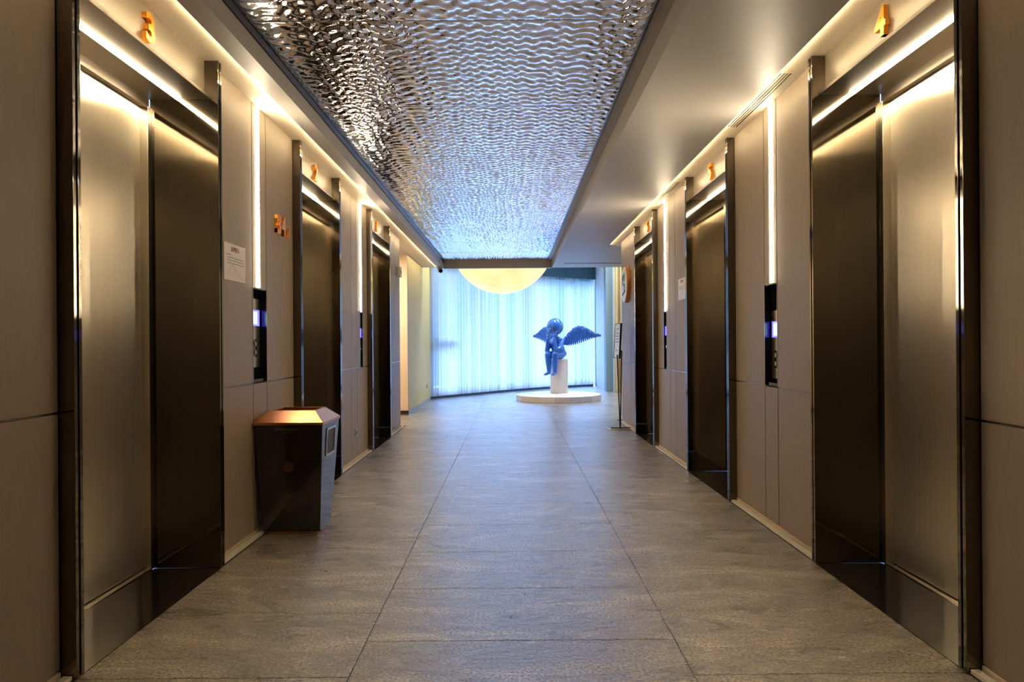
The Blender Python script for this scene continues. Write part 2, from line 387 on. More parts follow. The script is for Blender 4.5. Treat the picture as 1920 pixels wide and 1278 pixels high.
# ------------------------------------------------------------------ side walls (taupe panels with joints)
GAP = .004
def wall_bay(s, y0, y1, vj, niches=()):
    """one stretch of wall between two lifts; vj = vertical joints, niches = (ya, yb, ztop) cut-outs standing on the joint"""
    w = WL[s]; bm = bmesh.new(); z0 = .035
    ed = [y0] + list(vj) + [y1]
    for a, b in zip(ed[:-1], ed[1:]):
        a2, b2 = a+GAP, b-GAP
        box(bm, s*w, s*(w+.03), a2, b2, z0, JZ[s]-GAP)
        ni = [q for q in niches if a-1e-4 <= q[0] and q[1] <= b+1e-4]
        if ni:
            q = ni[0]
            if q[0]-a2 > .01: box(bm, s*w, s*(w+.03), a2, q[0], JZ[s]+GAP, q[2])
            if b2-q[1] > .01: box(bm, s*w, s*(w+.03), q[1], b2, JZ[s]+GAP, q[2])
            box(bm, s*w, s*(w+.03), a2, b2, q[2], H)
        else:
            box(bm, s*w, s*(w+.03), a2, b2, JZ[s]+GAP, H)
    wall = struct('wall_%s' % NAME[s], bm, M['panel'], bevel=.0015)
    # dark backing with shallow steel beads in the joints
    bb = boxes((s*(w+.07), s*(w+.12), y0, y1, 0, H+.05))
    obj('backing_board', bb, M['gap'], wall)
    jb = bmesh.new()
    box(jb, s*(w+.006), s*(w+.07), y0, y1, JZ[s]-.002, JZ[s]+.002) if not niches else None
    if niches:
        e2 = [y0]
        for q in niches: e2 += [q[0], q[1]]
        e2.append(y1)
        for k in range(0, len(e2), 2): box(jb, s*(w+.006), s*(w+.07), e2[k], e2[k+1], JZ[s]-.002, JZ[s]+.002)
    for v in vj:
        zt = H
        for q in niches:
            if abs(q[0]-v) < .02 or abs(q[1]-v) < .02: zt = JZ[s]-GAP
        box(jb, s*(w+.004), s*(w+.07), v-.0018, v+.0018, .035, zt)
        if zt < H: box(jb, s*(w+.004), s*(w+.07), v-.0018, v+.0018, 1.60, H)
    obj('joint_bead', jb, M['chrome'], wall)
    bs = boxes((s*(w-.045), s*(w-.012), y0+.004, y1-.004, 0, .016))
    struct('baseboard_%s' % NAME[s], bs, M['plinth'], bevel=.002)
    b2 = boxes((s*(w-.004), s*(w+.07), y0+.004, y1-.004, 0, .030))
    struct('baseboard_%s' % NAME[s], b2, M['beige_wall'], bevel=.002)
    return wall

NI = {(-1, 0): (4.328, 4.564, 1.572), (1, 0): (4.348, 4.561, 1.580),
      (-1, 1): (7.375, 7.500, 1.560), (1, 1): (7.455, 7.590, 1.545)}
for s in (-1, 1):
    P = PORT[s]
    wall_bay(s, YB, P[0][0], [-2.4, -.9, .6, 1.35] if s < 0 else [-2.4, -.9, .6])
    wall_bay(s, P[0][1], P[1][0], [4.324, 4.568] if s < 0 else [4.344, 4.565], [NI[(s, 0)]])
    wall_bay(s, P[1][1], P[2][0], [6.97, 7.21] if s < 0 else [7.05, 7.30], [NI[(s, 1)]])
    wall_bay(s, P[2][1], WEND[s], [9.30, 9.55] if s < 0 else [9.42, 9.72])

# LED wall strips
LEDS = {(-1, 0): (4.43, 1.574), (1, 0): (4.445, 1.582), (-1, 1): (7.43, 1.562), (1, 1): (7.51, 1.547)}
where = {(-1, 0): 'on the left wall beside the gold 34F', (1, 0): 'on the right wall between the lifts numbered 4 and 5',
         (-1, 1): 'on the left wall between the lifts numbered 2 and 1', (1, 1): 'on the right wall between the lifts numbered 5 and 6'}
for (s, k), (y, zb) in LEDS.items():
    w = WL[s]
    t = thing('wall_light', 'tall LED strip light ' + where[(s, k)], 'wall light', (s*w, y, zb), 'vertical LED strips on the walls')
    bm = bmesh.new(); n = 7; r = .012
    pts = [(s*(w-.0015-.004*math.sin(math.pi*i/(n-1))), y - r*math.cos(math.pi*i/(n-1))) for i in range(n)]
    extrude_poly(bm, pts if s < 0 else pts[::-1], zb+.005, H-.004)
    obj('diffuser', bm, M['led'], t)
    obj('backplate', boxes((s*(w-.0015), s*(w-.0001), y-.013, y+.013, zb+.003, H-.002)), M['chrome'], t)

# lift call panels standing in niches
def call_panel(s, k):
    ya, yb, zt = NI[(s, k)]; w = WL[s]; d = .045; zb = JZ[s]+GAP
    t = thing('elevator_call_panel', {(-1, 0): 'black glass lift call panel with blue screen under the light beside 34F',
              (1, 0): 'black glass lift call panel with blue screen and red sticker, between lifts 4 and 5',
              (-1, 1): 'narrow black lift call panel with blue display between lifts 2 and 1',
              (1, 1): 'narrow black lift call panel with blue display between lifts 5 and 6'}[(s, k)], 'lift call panel', (s*(w+d), (ya+yb)/2, zb), 'lift call panels')
    # housing: back, two sides, top and bottom lips
    bm = boxes((s*(w+d), s*(w+.062), ya, yb, zb, zt), (s*(w+.001), s*(w+d), ya, ya+.003, zb, zt), (s*(w+.001), s*(w+d), yb-.003, yb, zb, zt),
               (s*(w+.004), s*(w+d), ya+.003, yb-.003, zt-.006, zt), (s*(w+.012), s*(w+d), ya+.003, yb-.003, zb, zb+.02))
    obj('housing', bm, M['black_glass'], t)
    obj('trim_bead', boxes((s*(w-.0015), s*(w+.004), ya-.003, ya-.0005, zb, zt), (s*(w-.0015), s*(w+.004), yb+.0005, yb+.003, zb, zt), (s*(w-.0015), s*(w+.004), ya-.003, yb+.003, zt+.0005, zt+.003)), M['steel'], t)
    dz = 0 if s < 0 else -.10
    if k == 0:
        ym = (ya+yb)/2
        fp = obj('faceplate', boxes((s*(w+d-.006), s*(w+d), ya+.012, yb-.012, 1.061+dz, 1.510+dz)), M['steel'], t, bevel=.001)
        sc = obj('display', boxes((s*(w+d-.009), s*(w+d-.006), ym-.045, yb-.03, 1.332+dz, 1.437+dz)), M['blue_screen'], t)
        obj('readout', boxes((s*(w+d-.0100), s*(w+d-.009), ym-.025, ym+.045, 1.345+dz, 1.424+dz)), M['white_screen'], sc)
        for j, zz in enumerate((1.215, 1.160)):
            b = bmesh.new(); cyl(b, (s*(w+d-.006), ym+.01, zz+dz), (s*(w+d-.013), ym+.01, zz+dz), .017, .016)
            obj('button', b, M['chrome'], t)
        obj('button_frame', boxes((s*(w+d-.0075), s*(w+d-.006), ym-.02, ym+.04, 1.13+dz, 1.245+dz)), M['black_glass'], t)
        if s > 0:
            obj('red_sticker', boxes((s*(w+d-.0085), s*(w+d-.006), ya+.02, ya+.07, 1.034, 1.072)), M['red'], t)['label'] = 'small red sticker'
    else:
        obj('faceplate', boxes((s*(w+d-.030), s*(w+d), ya+.012, yb-.012, zb+.03, zt-.03)), M['black_glass'], t, bevel=.001)
        obj('display', boxes((s*(w+d-.033), s*(w+d-.030), ya+.016, yb-.016, 1.285, 1.385)), M['blue_screen'], t)
        b = bmesh.new(); cyl(b, (s*(w+d-.030), (ya+yb)/2, 1.16), (s*(w+d-.036), (ya+yb)/2, 1.16), .017, .016)
        obj('button', b, M['chrome'], t)
for key in NI: call_panel(*key)

# ------------------------------------------------------------------ lifts
NUM = {(-1, 0): '3', (-1, 1): '2', (-1, 2): '1', (1, 0): '4', (1, 1): '5', (1, 2): '6'}
PLACE = {(-1, 0): 'nearest on the left wall', (-1, 1): 'middle one on the left wall', (-1, 2): 'farthest on the left wall',
         (1, 0): 'nearest on the right wall', (1, 1): 'middle one on the right wall', (1, 2): 'farthest on the right wall'}
def portal(s, k):
    y0, y1 = PORT[s][k]; a = A[s]; J = .046; yi0, yi1 = y0+J, y1-J; D = .37
    t = thing('elevator_entrance', 'lift entrance numbered %s, dark bronze steel surround, %s' % (NUM[(s, k)], PLACE[(s, k)]), 'lift entrance', (s*a, (y0+y1)/2, 0), 'lift entrances along the corridor')
    def X(u): return s*(a+u)
    for near in (True, False):
        ya, yb = (y0, yi0) if near else (yi1, y1)
        g0 = (ya+yb)/2-.006; g1 = g0+.012
        pts = [(X(D), ya), (X(0), ya), (X(0), g0), (X(.012), g0), (X(.012), g1), (X(0), g1), (X(0), yb), (X(D), yb)]
        bm = bmesh.new(); extrude_poly(bm, pts, 0.004, H-.003)
        j = obj('jamb', bm, M['bronze'], t, bevel=.0012)
        obj('groove_inlay', boxes((X(.0085), X(.0118), g0+.0008, g1-.0008, .005, H-.004)), M['gap'], j)
        # narrow brushed frame beside the doors
        fy = (yi0+.0005, yi0+.034) if near else (yi1-.034, yi1-.0005)
        obj('door_frame_post', boxes((X(.362), X(.43), fy[0], fy[1], .004, 2.49)), M['steel'], t, bevel=.0012)
    obj('door_frame_head', boxes((X(.372), X(.43), yi0+.0005, yi1-.0005, 2.49, 2.536)), M['soffit'], t, bevel=.001)
    ym = (y0+y1)/2
    for q, (ya, yb) in enumerate(((yi0+.03, ym-.0015), (ym+.0015, yi1-.03))):
        obj('door_leaf', boxes((X(.407), X(.43), ya, yb, .012, 2.492)), M['door'], t, bevel=.0008)
    obj('sill', boxes((X(.372), X(.44), yi0+.002, yi1-.002, -.01, .006)), M['steel'], t, bevel=.001)
    obj('threshold_slab', boxes((X(.004), X(.372), yi0+.002, yi1-.002, -.012, .001)), M['granite'], t)
    sof = bmesh.new()
    extr = [(X(.038), 2.536), (X(.38), 2.536), (X(.38), 2.556), (X(.10), 2.556), (X(.10), 2.539), (X(.041), 2.539), (X(.041), 2.552), (X(.038), 2.552)]
    va = [sof.verts.new((x, yi0+.001, z)) for x, z in extr]; vb = [sof.verts.new((x, yi1-.001, z)) for x, z in extr]
    sof.faces.new(va); sof.faces.new(vb[::-1])
    for i in range(8): sof.faces.new((va[i], va[(i+1) % 8], vb[(i+1) % 8], vb[i]))
    so = obj('header_soffit', sof, M['soffit'], t, bevel=.001)
    obj('soffit_light', boxes((X(.199), X(.213), yi0+.003, yi1-.003, 2.528, 2.5355)), M['soffit_led'], so)
    obj('uplight', boxes((X(.0415), X(.049), yi0+.01, yi1-.01, 2.5392, 2.5405)), M['uplight'], so)
    obj('fascia_panel', boxes((X(.072), X(.09), yi0+.001, yi1-.001, 2.540, 2.88)), M['fascia'], t)
    # shaft lining closing the opening behind the frame
    obj('shaft_lining', boxes((X(.44), X(.47), y0, y1, 0, 2.9), (X(.09), X(.44), yi0, yi1, 2.565, 2.58)), M['gap'], t)
    # gold number on the fascia
    bm = text_bm(NUM[(s, k)], .178, .022, wall_matrix(s, s*(a+.072-.0118), ym, 2.587), bold=.0055)
    n = obj('elevator_number', bm, M['gold'], bevel=.001)
    tag(n, 'gold raised number %s on the header above its lift doors' % NUM[(s, k)], 'number sign', 'gold lift numbers')
for s in (-1, 1):
    for k in range(3): portal(s, k)

# closing masses behind the walls
cs('wall_back', M['panel'], (-1.8, 1.8, YB-.12, YB, 0, H+.1))

# ------------------------------------------------------------------ wall furniture
# 34F
bm = text_bm('34', .186, .022, wall_matrix(-1, -WL[-1]+.0118, 4.815, 1.985), bold=.003)
b2 = text_bm('F', .095, .022, wall_matrix(-1, -WL[-1]+.0118, 4.985, 1.985), bold=.002)
t = thing('floor_sign', 'gold raised 34F floor sign on the left wall panel beside lift 2', 'floor sign', (-WL[-1], 4.87, 1.985))
obj('numerals', bm, M['gold'], t, bevel=.001); obj('letter', b2, M['gold'], t, bevel=.001)

def notice(s, ya, yb, z0, z1, label):
    w = WL[s]; x = s*(w-.0045)
    t = thing('notice_card', label, 'notice', (s*w, (ya+yb)/2, z0), 'white notices on the walls')
    obj('card', boxes((s*(w-.004), s*(w-.0002), ya, yb, z0, z1)), M['paper'], t, bevel=.0008)
    ym = (ya+yb)/2; wd = yb-ya; hh = z1-z0
    bm = text_bm('温馨提示', .030, .0006, wall_matrix(s, s*(w-.0044), ym, z0+hh*.80), bold=.0004, spacing=1.05)
    obj('title', bm, M['red_ink'], t)
    lb = bmesh.new(); R = random.Random(5)
    for r in range(4):
        zz = z0 + hh*(.68-.075*r); p = ya+.03+(0 if r == 0 else .012)
        end = ya+wd*(.3 if r == 0 else .92)
        while p < end:
            l = R.uniform(.006, .014); box(lb, s*(w-.0042), s*(w-.0046), p, min(p+l, end), zz, zz+R.uniform(.004, .006)); p += l+.004
    obj('text_lines', lb, M['grey_ink'], t)
    sw = bmesh.new()
    for q in range(16):
        prev = None
        for i in range(11):
            f = i/10
            yy = ya+.015 + wd*.9*(q/15)*(.25+.75*f) + .05*(1-f)+.012*math.sin(5*f+q*.7)
            zz = z0+.008+hh*.42*(1-f)*(1-.25*abs(q/15-.6)) + .004*math.sin(q*2.1)
            cur = (min(max(yy, ya+.006), yb-.006), zz)
            if prev:
                v = [sw.verts.new((s*(w-.0043), prev[0], prev[1]-.0012)), sw.verts.new((s*(w-.0043), cur[0], cur[1]-.0012)),
                     sw.verts.new((s*(w-.0043), cur[0], cur[1]+.0012)), sw.verts.new((s*(w-.0043), prev[0], prev[1]+.0012))]
                sw.faces.new(v)
            prev = cur
    obj('swirl_print', sw, M['cream_ink'], t)
notice(-1, 3.89, 4.20, 1.584, 1.80, 'white notice card with red heading on left wall beside lift 3')
notice(1, 6.60, 6.91, 1.63, 1.84, 'white notice card partly hidden behind the surround of lift 5')

# supply-air slots in the right-hand cove
for q, (ya, yb, lab) in enumerate(((3.92, 4.91, 'long black slot air vent in the right ceiling edge, between lifts 4 and 5'), (6.57, 7.63, 'long slot air vent in the right ceiling edge, between lifts 5 and 6'))):
    t = thing('air_vent', lab, 'air vent', (1.59, (ya+yb)/2, H), 'slot air vents')
    obj('vent_frame', boxes((1.552, 1.557, ya, yb, H-.005, H), (1.625, 1.630, ya, yb, H-.005, H), (1.557, 1.625, ya, ya+.006, H-.005, H), (1.557, 1.625, yb-.006, yb, H-.005, H)), M['cream'], t)
    obj('vent_throat', boxes((1.557, 1.625, ya+.006, yb-.006, H-.0012, H-.0002)), M['gap'], t)
    for x in (1.572, 1.590, 1.608):
        obj('vane', boxes((x-.0035, x+.0035, ya+.006, yb-.006, H-.007, H-.0015)), M['cream'], t)
t = thing('air_vent', 'thin dark slot air vent in the grey ceiling near the curtain', 'air vent', (1.6, 13.0, H-.020), 'slot air vents')
obj('vent_frame', boxes((1.0, 2.3, 12.93, 12.95, H-.026, H-.020), (1.0, 2.3, 13.05, 13.07, H-.026, H-.020)), M['grey_plastic'], t)
obj('vent_throat', boxes((1.0, 2.3, 12.95, 13.05, H-.0225, H-.0205)), M['gap'], t)

# socket plates
def socket(x, y, z, s, lab):
    t = thing('wall_socket', lab, 'socket', (x, y, z), None)
    obj('plate', boxes((x, x-s*.008, y-.043, y+.043, z-.043, z+.043)), M['grey_plastic'], t, bevel=.002)
    obj('outlet', boxes((x-s*.008, x-s*.0095, y-.022, y+.022, z-.022, z+.022)), M['gap'], t)
socket(-WL[-1], 7.14, .29, -1, 'small grey socket plate low on the left wall between lifts 2 and 1')
socket(-1.80, 14.35, .33, -1, 'small socket plate low on the straw coloured wall near the curtain')

# fire alarm sounder on the end of the left wall
t = thing('fire_alarm', 'small white fire alarm box high on the left wall beyond lift 1', 'fire alarm', (-WL[-1], 9.86, 2.2))
obj('housing', boxes((-WL[-1], -WL[-1]+.045, 9.79, 9.93, 2.18, 2.33)), M['white_plastic'], t, bevel=.006)
bm = bmesh.new(); cyl(bm, (-WL[-1]+.045, 9.86, 2.255), (-WL[-1]+.052, 9.86, 2.255), .024, .020)
obj('horn', bm, M['red'], t)
# CCTV camera under the ceiling
t = thing('security_camera', 'small grey security camera under the ceiling beside the curtain', 'security camera', (-1.42, 13.55, 2.744))
bm = bmesh.new(); cyl(bm, (-1.42, 13.55, 2.730), (-1.42, 13.55, 2.70), .045, .05); obj('mount', bm, M['grey_plastic'], t)
bm = bmesh.new(); cyl(bm, (-1.42, 13.55, 2.67), (-1.39, 13.42, 2.65), .042); ellipsoid(bm, (-1.42, 13.55, 2.68), (.045,)*3)
obj('camera_body', bm, M['grey_plastic'], t, smooth=False)
bm = bmesh.new(); cyl(bm, (-1.39, 13.42, 2.65), (-1.3892, 13.4165, 2.6495), .034); obj('lens', bm, M['black_glass'], t)

# round sign at the end of the right wall
t = thing('round_sign', 'round white sign with copper rim on the right wall beyond lift 6', 'sign', (WL[1], 9.91, 2.05))
bm = bmesh.new(); cyl(bm, (WL[1], 9.91, 2.05), (WL[1]-.055, 9.91, 2.05), .262, .262, 48); obj('rim', bm, M['copper'], t, bevel=.002)
bm = bmesh.new(); cyl(bm, (WL[1]-.055, 9.91, 2.05), (WL[1]-.064, 9.91, 2.05), .255, .250, 48); obj('face', bm, M['white_plastic'], t)
bm = bmesh.new(); xx = WL[1]-.064
for (ya, yb, za, zb) in ((-.09, -.02, .10, .13), (-.07, -.04, .04, .16), (.02, .09, .07, .10), (.04, .07, .0, .14), (-.10, .0, -.02, .01), (-.08, -.05, -.12, -.02)):
    box(bm, xx, xx-.006, 9.91+ya, 9.91+yb, 2.05+za, 2.05+zb)
for q in range(5): cyl(bm, (xx, 9.80+.05*q, 1.95-.01*q), (xx-.006, 9.80+.05*q, 1.95-.01*q), .016, seg=12)
obj('raised_marks', bm, M['dark_frame'], t)

# poster stand in front of the right wall end
t = thing('sign_stand', 'slim black floor stand holding a pale tilted board by the right wall end', 'sign stand', (1.50, 9.6, 0))
obj('base', boxes((1.33, 1.64, 9.47, 9.73, 0, .012)), M['steel'], t, bevel=.003)
obj('base_bar', boxes((1.38, 1.66, 9.585, 9.615, .012, .022)), M['dark_frame'], t)
bm = bmesh.new(); cyl(bm, (1.51, 9.6, .02), (1.465, 9.52, 1.04), .008, seg=12); obj('leg', bm, M['dark_frame'], t)
bm = bmesh.new(); cyl(bm, (1.515, 9.6, .02), (1.545, 9.62, 1.10), .009, seg=12); obj('leg', bm, M['dark_frame'], t)
R_ = Matrix.Translation((1.485, 9.6, 1.235)) @ Matrix.Rotation(math.radians(-85.5), 4, 'Z') @ Matrix.Rotation(math.radians(-3), 4, 'X')
bm = boxes((-.16, .16, -.006, .006, -.235, .235)); bm.transform(R_); obj('board', bm, M['white_plastic'], t)
bm = boxes((-.165, -.158, -.012, .016, -.24, .24), (.158, .165, -.012, .016, -.24, .24), (-.165, .165, -.012, .016, -.245, -.235), (-.165, .165, -.012, .016, .235, .245), (-.02, .02, .006, .03, -.24, .0)); bm.transform(R_)
obj('board_frame', bm, M['dark_frame'], t)
bm = bmesh.new()
for q, (l, zz) in enumerate(((.16, .16), (.2, .10), (.22, .06), (.18, .02), (.22, -.02), (.14, -.14))): box(bm, -l/2, l/2, -.0075, -.006, zz, zz+.014)
bm.transform(R_); obj('print', bm, M['grey_ink'], t)

# ------------------------------------------------------------------ litter bin
t = thing('litter_bin', 'black tapered litter bin with copper top against the left wall', 'litter bin', (-1.42, 4.5, 0))
def loft(bm, r0, r1, z0, z1, close0=False, close1=False):
    def ring(r, z): x0, x1, y0, y1 = r; return [bm.verts.new(p) for p in ((x0, y0, z), (x1, y0, z), (x1, y1, z), (x0, y1, z))]
    a, b = ring(r0, z0), ring(r1, z1)
    for i in range(4): bm.faces.new((a[i], a[(i+1) % 4], b[(i+1) % 4], b[i]))
    if close0: bm.faces.new(a[::-1])
    if close1: bm.faces.new(b)
    return a, b
bm = bmesh.new(); loft(bm, (-1.602, -1.236, 4.364, 4.634), (-1.630, -1.198, 4.300, 4.715), .012, .700, True, True)
obj('body', bm, M['bin_black'], t, bevel=.004)
bm = boxes((-1.585, -1.255, 4.380, 4.615, 0, .012)); obj('foot', bm, M['copper'], t)
bm = bmesh.new()
T0 = (-1.634, -1.192, 4.292, 4.722); T1 = (-1.560, -1.268, 4.385, 4.625)
loft(bm, T0, T0, .700, .716); a, b = loft(bm, T0, T1, .716, .786)
T2 = (-1.545, -1.283, 4.400, 4.610); loft(bm, T1, T2, .786, .786); loft(bm, T2, T2, .786, .712)
bmesh.ops.remove_doubles(bm, verts=bm.verts, dist=1e-5)
obj('copper_top', bm, M['copper'], t, bevel=.002)['label'] = 'satin copper sloping rim'
obj('ash_tray', boxes((-1.545, -1.283, 4.400, 4.610, .7005, .712)), M['gap'], t)
# side opening on the corridor face: a rounded ring + dark mouth following the tilted side
import itertools
def side_x(z): return -1.236 + (z-.012)/(.688)*(.038)
def rrect(cy, cz, w, h, r, n=6):
    P = []
    for (sy, sz, a0) in ((1, 1, 0), (-1, 1, 90), (-1, -1, 180), (1, -1, 270)):
        for i in range(n+1):
            an = math.radians(a0+90*i/n); P.append((cy+sy*(w/2-r)+r*math.cos(an), cz+sz*(h/2-r)+r*math.sin(an)))
    return P
bm = bmesh.new(); o1 = rrect(4.51, .575, .22, .185, .025); i1 = rrect(4.51, .575, .19, .155, .018)
vo = [bm.verts.new((side_x(z)+.006, y, z)) for y, z in o1]; vi = [bm.verts.new((side_x(z)+.006, y, z)) for y, z in i1]
vb = [bm.verts.new((side_x(z)-.001, y, z)) for y, z in o1]; vc = [bm.verts.new((side_x(z)-.001, y, z)) for y, z in i1]
n = len(o1)
for i in range(n):
    j = (i+1) % n
    bm.faces.new((vo[i], vo[j], vi[j], vi[i])); bm.faces.new((vb[i], vb[j], vo[j], vo[i])); bm.faces.new((vi[i], vi[j], vc[j], vc[i]))
obj('opening_rim', bm, M['steel'], t)
bm = bmesh.new(); bm.faces.new([bm.verts.new((side_x(z)+.0012, y, z)) for y, z in i1]); obj('opening', bm, M['gap'], t)
bm = bmesh.new(); fy = 4.364-(.42/.688)*.064
cyl(bm, (-1.42, fy+.001, .435), (-1.42, fy-.0035, .435), .036, seg=32); obj('emblem', bm, pmat('dull_copper', (.16, .06, .03), .35, metal=.6), t)
bm = boxes((-1.50, -1.36, 4.2985, 4.3015, .672, .676), (-1.45, -1.40, 4.301, 4.304, .655, .657)); obj('maker_line', bm, M['steel'], t)

# ------------------------------------------------------------------ far hall
cs('wall_left', M['beige_wall'], (-1.80, -4.0, 11.77, 11.90, 0, H))
cs('wall_left', M['yellow_wall'], (-1.80, -1.92, 11.90, 15.0, 0, 4.8))
cs('wall_left', M['beige_wall'], (-4.0, -4.1, 9.9, 11.8, 0, H))
cs('wall_left', M['beige_wall'], (-1.80, -4.0, 9.94, 9.999, 0, H))
cs('baseboard_left', M['gap'], (-1.79, -3.9, 11.755, 11.768, 0, .07))
cs('baseboard_left', M['grey_plastic'], (-1.785, -1.799, 11.77, 14.9, 0, .06))
cs('wall_right', M['pale_wall'], (1.76, 4.4, 10.44, 10.499, 0, H))
cs('wall_right', M['pale_wall'], (4.3, 4.4, 10.5, 17.3, 0, 4.8))
cs('wall_right', M['pale_wall'], (2.52, 4.4, 16.95, 17.05, 0, 4.8))
cs('wall_right', M['pale_wall'], (2.36, 2.50, 17.40, 19.35, 0, 4.8))
cs('trim_2', M['slate_column'], (2.35, 2.52, 17.05, 17.40, 0, 4.8))
# brass fins
bm = bmesh.new(); x = 2.56
while x < 4.2:
    box(bm, x, x+.035, 16.72, 16.87, .02, 4.6); x += .105
box(bm, 2.54, 4.25, 16.87, 16.89, 0, 4.62)
o = obj('fin_screen', bm, M['gold_fin'], bevel=.002); tag(o, 'screen of upright brass coloured fins beyond the right wall end', 'wall screen')

# curtain wall line
CP = [(-1.82, 14.98), (-1.0, 16.0), (0.0, 17.26), (.80, 18.08), (1.52, 18.70), (2.345, 19.22)]
def cr_point(u):
    n = len(CP)-1; f = min(max(u, 0), .99999)*n; i = int(f); f -= i
    P = [Vector(CP[max(i-1, 0)]), Vector(CP[i]), Vector(CP[i+1]), Vector(CP[min(i+2, n)])]
    return .5*((2*P[1]) + (P[2]-P[0])*f + (2*P[0]-5*P[1]+4*P[2]-P[3])*f*f + (3*P[1]-P[0]-3*P[2]+P[3])*f**3)
LP = [cr_point(i/400) for i in range(401)]
cum = [0]
for a, b in zip(LP[:-1], LP[1:]): cum.append(cum[-1]+(b-a).length)
TOT = cum[-1]
def at_len(d):
    d = min(max(d, 0), TOT-1e-4)
    import bisect
    i = min(bisect.bisect_right(cum, d)-1, 399); f = (d-cum[i])/(cum[i+1]-cum[i])
    p = LP[i].lerp(LP[i+1], f); tn = (LP[i+1]-LP[i]).normalized()
    return p, tn, Vector((-tn.y, tn.x))      # outward (away from the camera)
def band(bm, d0, d1, off0, off1, z0, z1, n=40):
    prev = None
    for i in range(n+1):
        p, tn, nn = at_len(d0+(d1-d0)*i/n)
        q = [bm.verts.new((*(p+nn*o), z)) for o, z in ((off0, z0), (off1, z0), (off1, z1), (off0, z1))]
        if prev:
            for k in range(4): bm.faces.new((prev[k], prev[(k+1) % 4], q[(k+1) % 4], q[k]))
        else: bm.faces.new(q)
        prev = q
    bm.faces.new(prev[::-1])
bm = bmesh.new(); R = random.Random(11); n = int(TOT/.012); uvs = []
ph = 0; rows = []
for i in range(n+1):
    d = .02+(TOT-.04)*i/n
    p, tn, nn = at_len(d)
    fr = 1/.115*(1+.25*math.sin(d*2.1)+.15*math.sin(d*5.3+1))
    ph += fr*(TOT/n)
    off = .028*math.sin(2*math.pi*ph)+.010*math.sin(4.3*math.pi*ph+1)
    q = p+nn*off
    rows.append((q, d))
Z = [.06, .8, 1.6, 2.4, 3.04]
grid = [[bm.verts.new((q.x, q.y, z)) for z in Z] for q, d in rows]
uvl = bm.loops.layers.uv.new('UVMap')
for i in range(n):
    for j in range(len(Z)-1):
        f = bm.faces.new((grid[i][j], grid[i+1][j], grid[i+1][j+1], grid[i][j+1]))
        for l, (a, b) in zip(f.loops, ((i, j), (i+1, j), (i+1, j+1), (i, j+1))): l[uvl].uv = (rows[a][1], Z[b])
        f.smooth = True
o = obj('sheer_curtain', bm, M['sheer'], smooth=True); tag(o, 'floor length pleated sheer curtain glowing blue across the end window', 'curtain')
bm = bmesh.new(); band(bm, 0, TOT, -.07, .10, 3.0, 3.34); struct('trim_3', bm, M['window_metal'])
bm = bmesh.new(); band(bm, 0, TOT, -.05, .55, 3.34, 4.8); struct('wall_end', bm, M['pale_wall'])
bm = bmesh.new(); band(bm, 0, TOT, .10, .36, 0, .14); struct('baseboard_end', bm, M['window_metal'])
# glazing behind the curtain
bm = bmesh.new(); band(bm, 0, TOT, .24, .252, .14, 3.05); win = struct('window_1', bm, M['glass'])
fr = bmesh.new(); d = .30
while d < TOT: band(fr, d-.02, d+.02, .20, .30, .14, 3.05, 1); d += 1.7
band(fr, 0, TOT, .18, .30, .14, .22); band(fr, 0, TOT, .18, .30, 2.97, 3.05); band(fr, 0, .95, .14, .30, 1.27, 1.36)
obj('window_frame', fr, M['window_metal'], win)
# jamb closers so daylight only comes through the glass
cs('wall_end', M['pale_wall'], (-1.92, -2.3, 15.0, 15.4, 0, 4.8)); cs('wall_end', M['pale_wall'], (2.36, 2.6, 19.2, 19.8, 0, 4.8))

# moon lamp
bm = bmesh.new(); bmesh.ops.create_icosphere(bm, subdivisions=5, radius=1.14, matrix=Matrix.Translation((-.2, 15.1, 3.455)))
t = thing('moon_lamp', 'huge glowing yellow moon lamp hanging before the curtain', 'pendant lamp', (-.2, 15.1, 4.8))
obj('globe', bm, M['moon'], t, smooth=True)
bm = bmesh.new(); cyl(bm, (-.2, 15.1, 4.59), (-.2, 15.1, 4.8), .02); obj('cord', bm, M['dark_frame'], t)

# ------------------------------------------------------------------ statue
t = thing('display_platform', 'low round white platform in front of the curtain', 'platform', (.99, 14.68, 0))
bm = bmesh.new(); cyl(bm, (.99, 14.68, 0), (.99, 14.68, .12), .912, seg=20); obj('drum', bm, M['plaster_white'], t, bevel=.004)
t = thing('pedestal', 'white cylindrical pedestal standing on the round platform', 'pedestal', (1.03, 15.05, .12))
bm = bmesh.new(); cyl(bm, (1.03, 15.05, .12), (1.03, 15.05, .865), .195, seg=48); obj('column', bm, M['plaster_white'], t, bevel=.004)

FW = Vector((-.62, -.78, 0)).normalized(); LT = Vector((-FW.y, FW.x, 0))  # LT points to the statue's left, screen right
if LT.x < 0: LT = -LT
BASE = Vector((1.03, 15.05, .865))
def SP(f, l, z): return BASE + FW*f + LT*l + Vector((0, 0, z))
st = thing('cherub_statue', 'glossy blue seated winged cherub statue resting its chin on its hands', 'statue', tuple(BASE))
def fuse(bm, voxel, smooth_it=6):
    me = bpy.data.meshes.new('form'); bm.to_mesh(me); bm.free()
    o = bpy.data.objects.new('form', me); COL.objects.link(o)
    r = o.modifiers.new('r', 'REMESH'); r.mode = 'VOXEL'; r.voxel_size = voxel; r.use_smooth_shade = True
    s_ = o.modifiers.new('s', 'SMOOTH'); s_.iterations = smooth_it; s_.factor = .5
    bpy.context.view_layer.update(); dg = bpy.context.evaluated_depsgraph_get()
    m2 = bpy.data.meshes.new_from_object(o.evaluated_get(dg)); bpy.data.objects.remove(o)
    b = bmesh.new(); b.from_mesh(m2); return b
bm = bmesh.new()
rotF = Matrix(((FW.x, LT.x, 0), (FW.y, LT.y, 0), (0, 0, 1)))
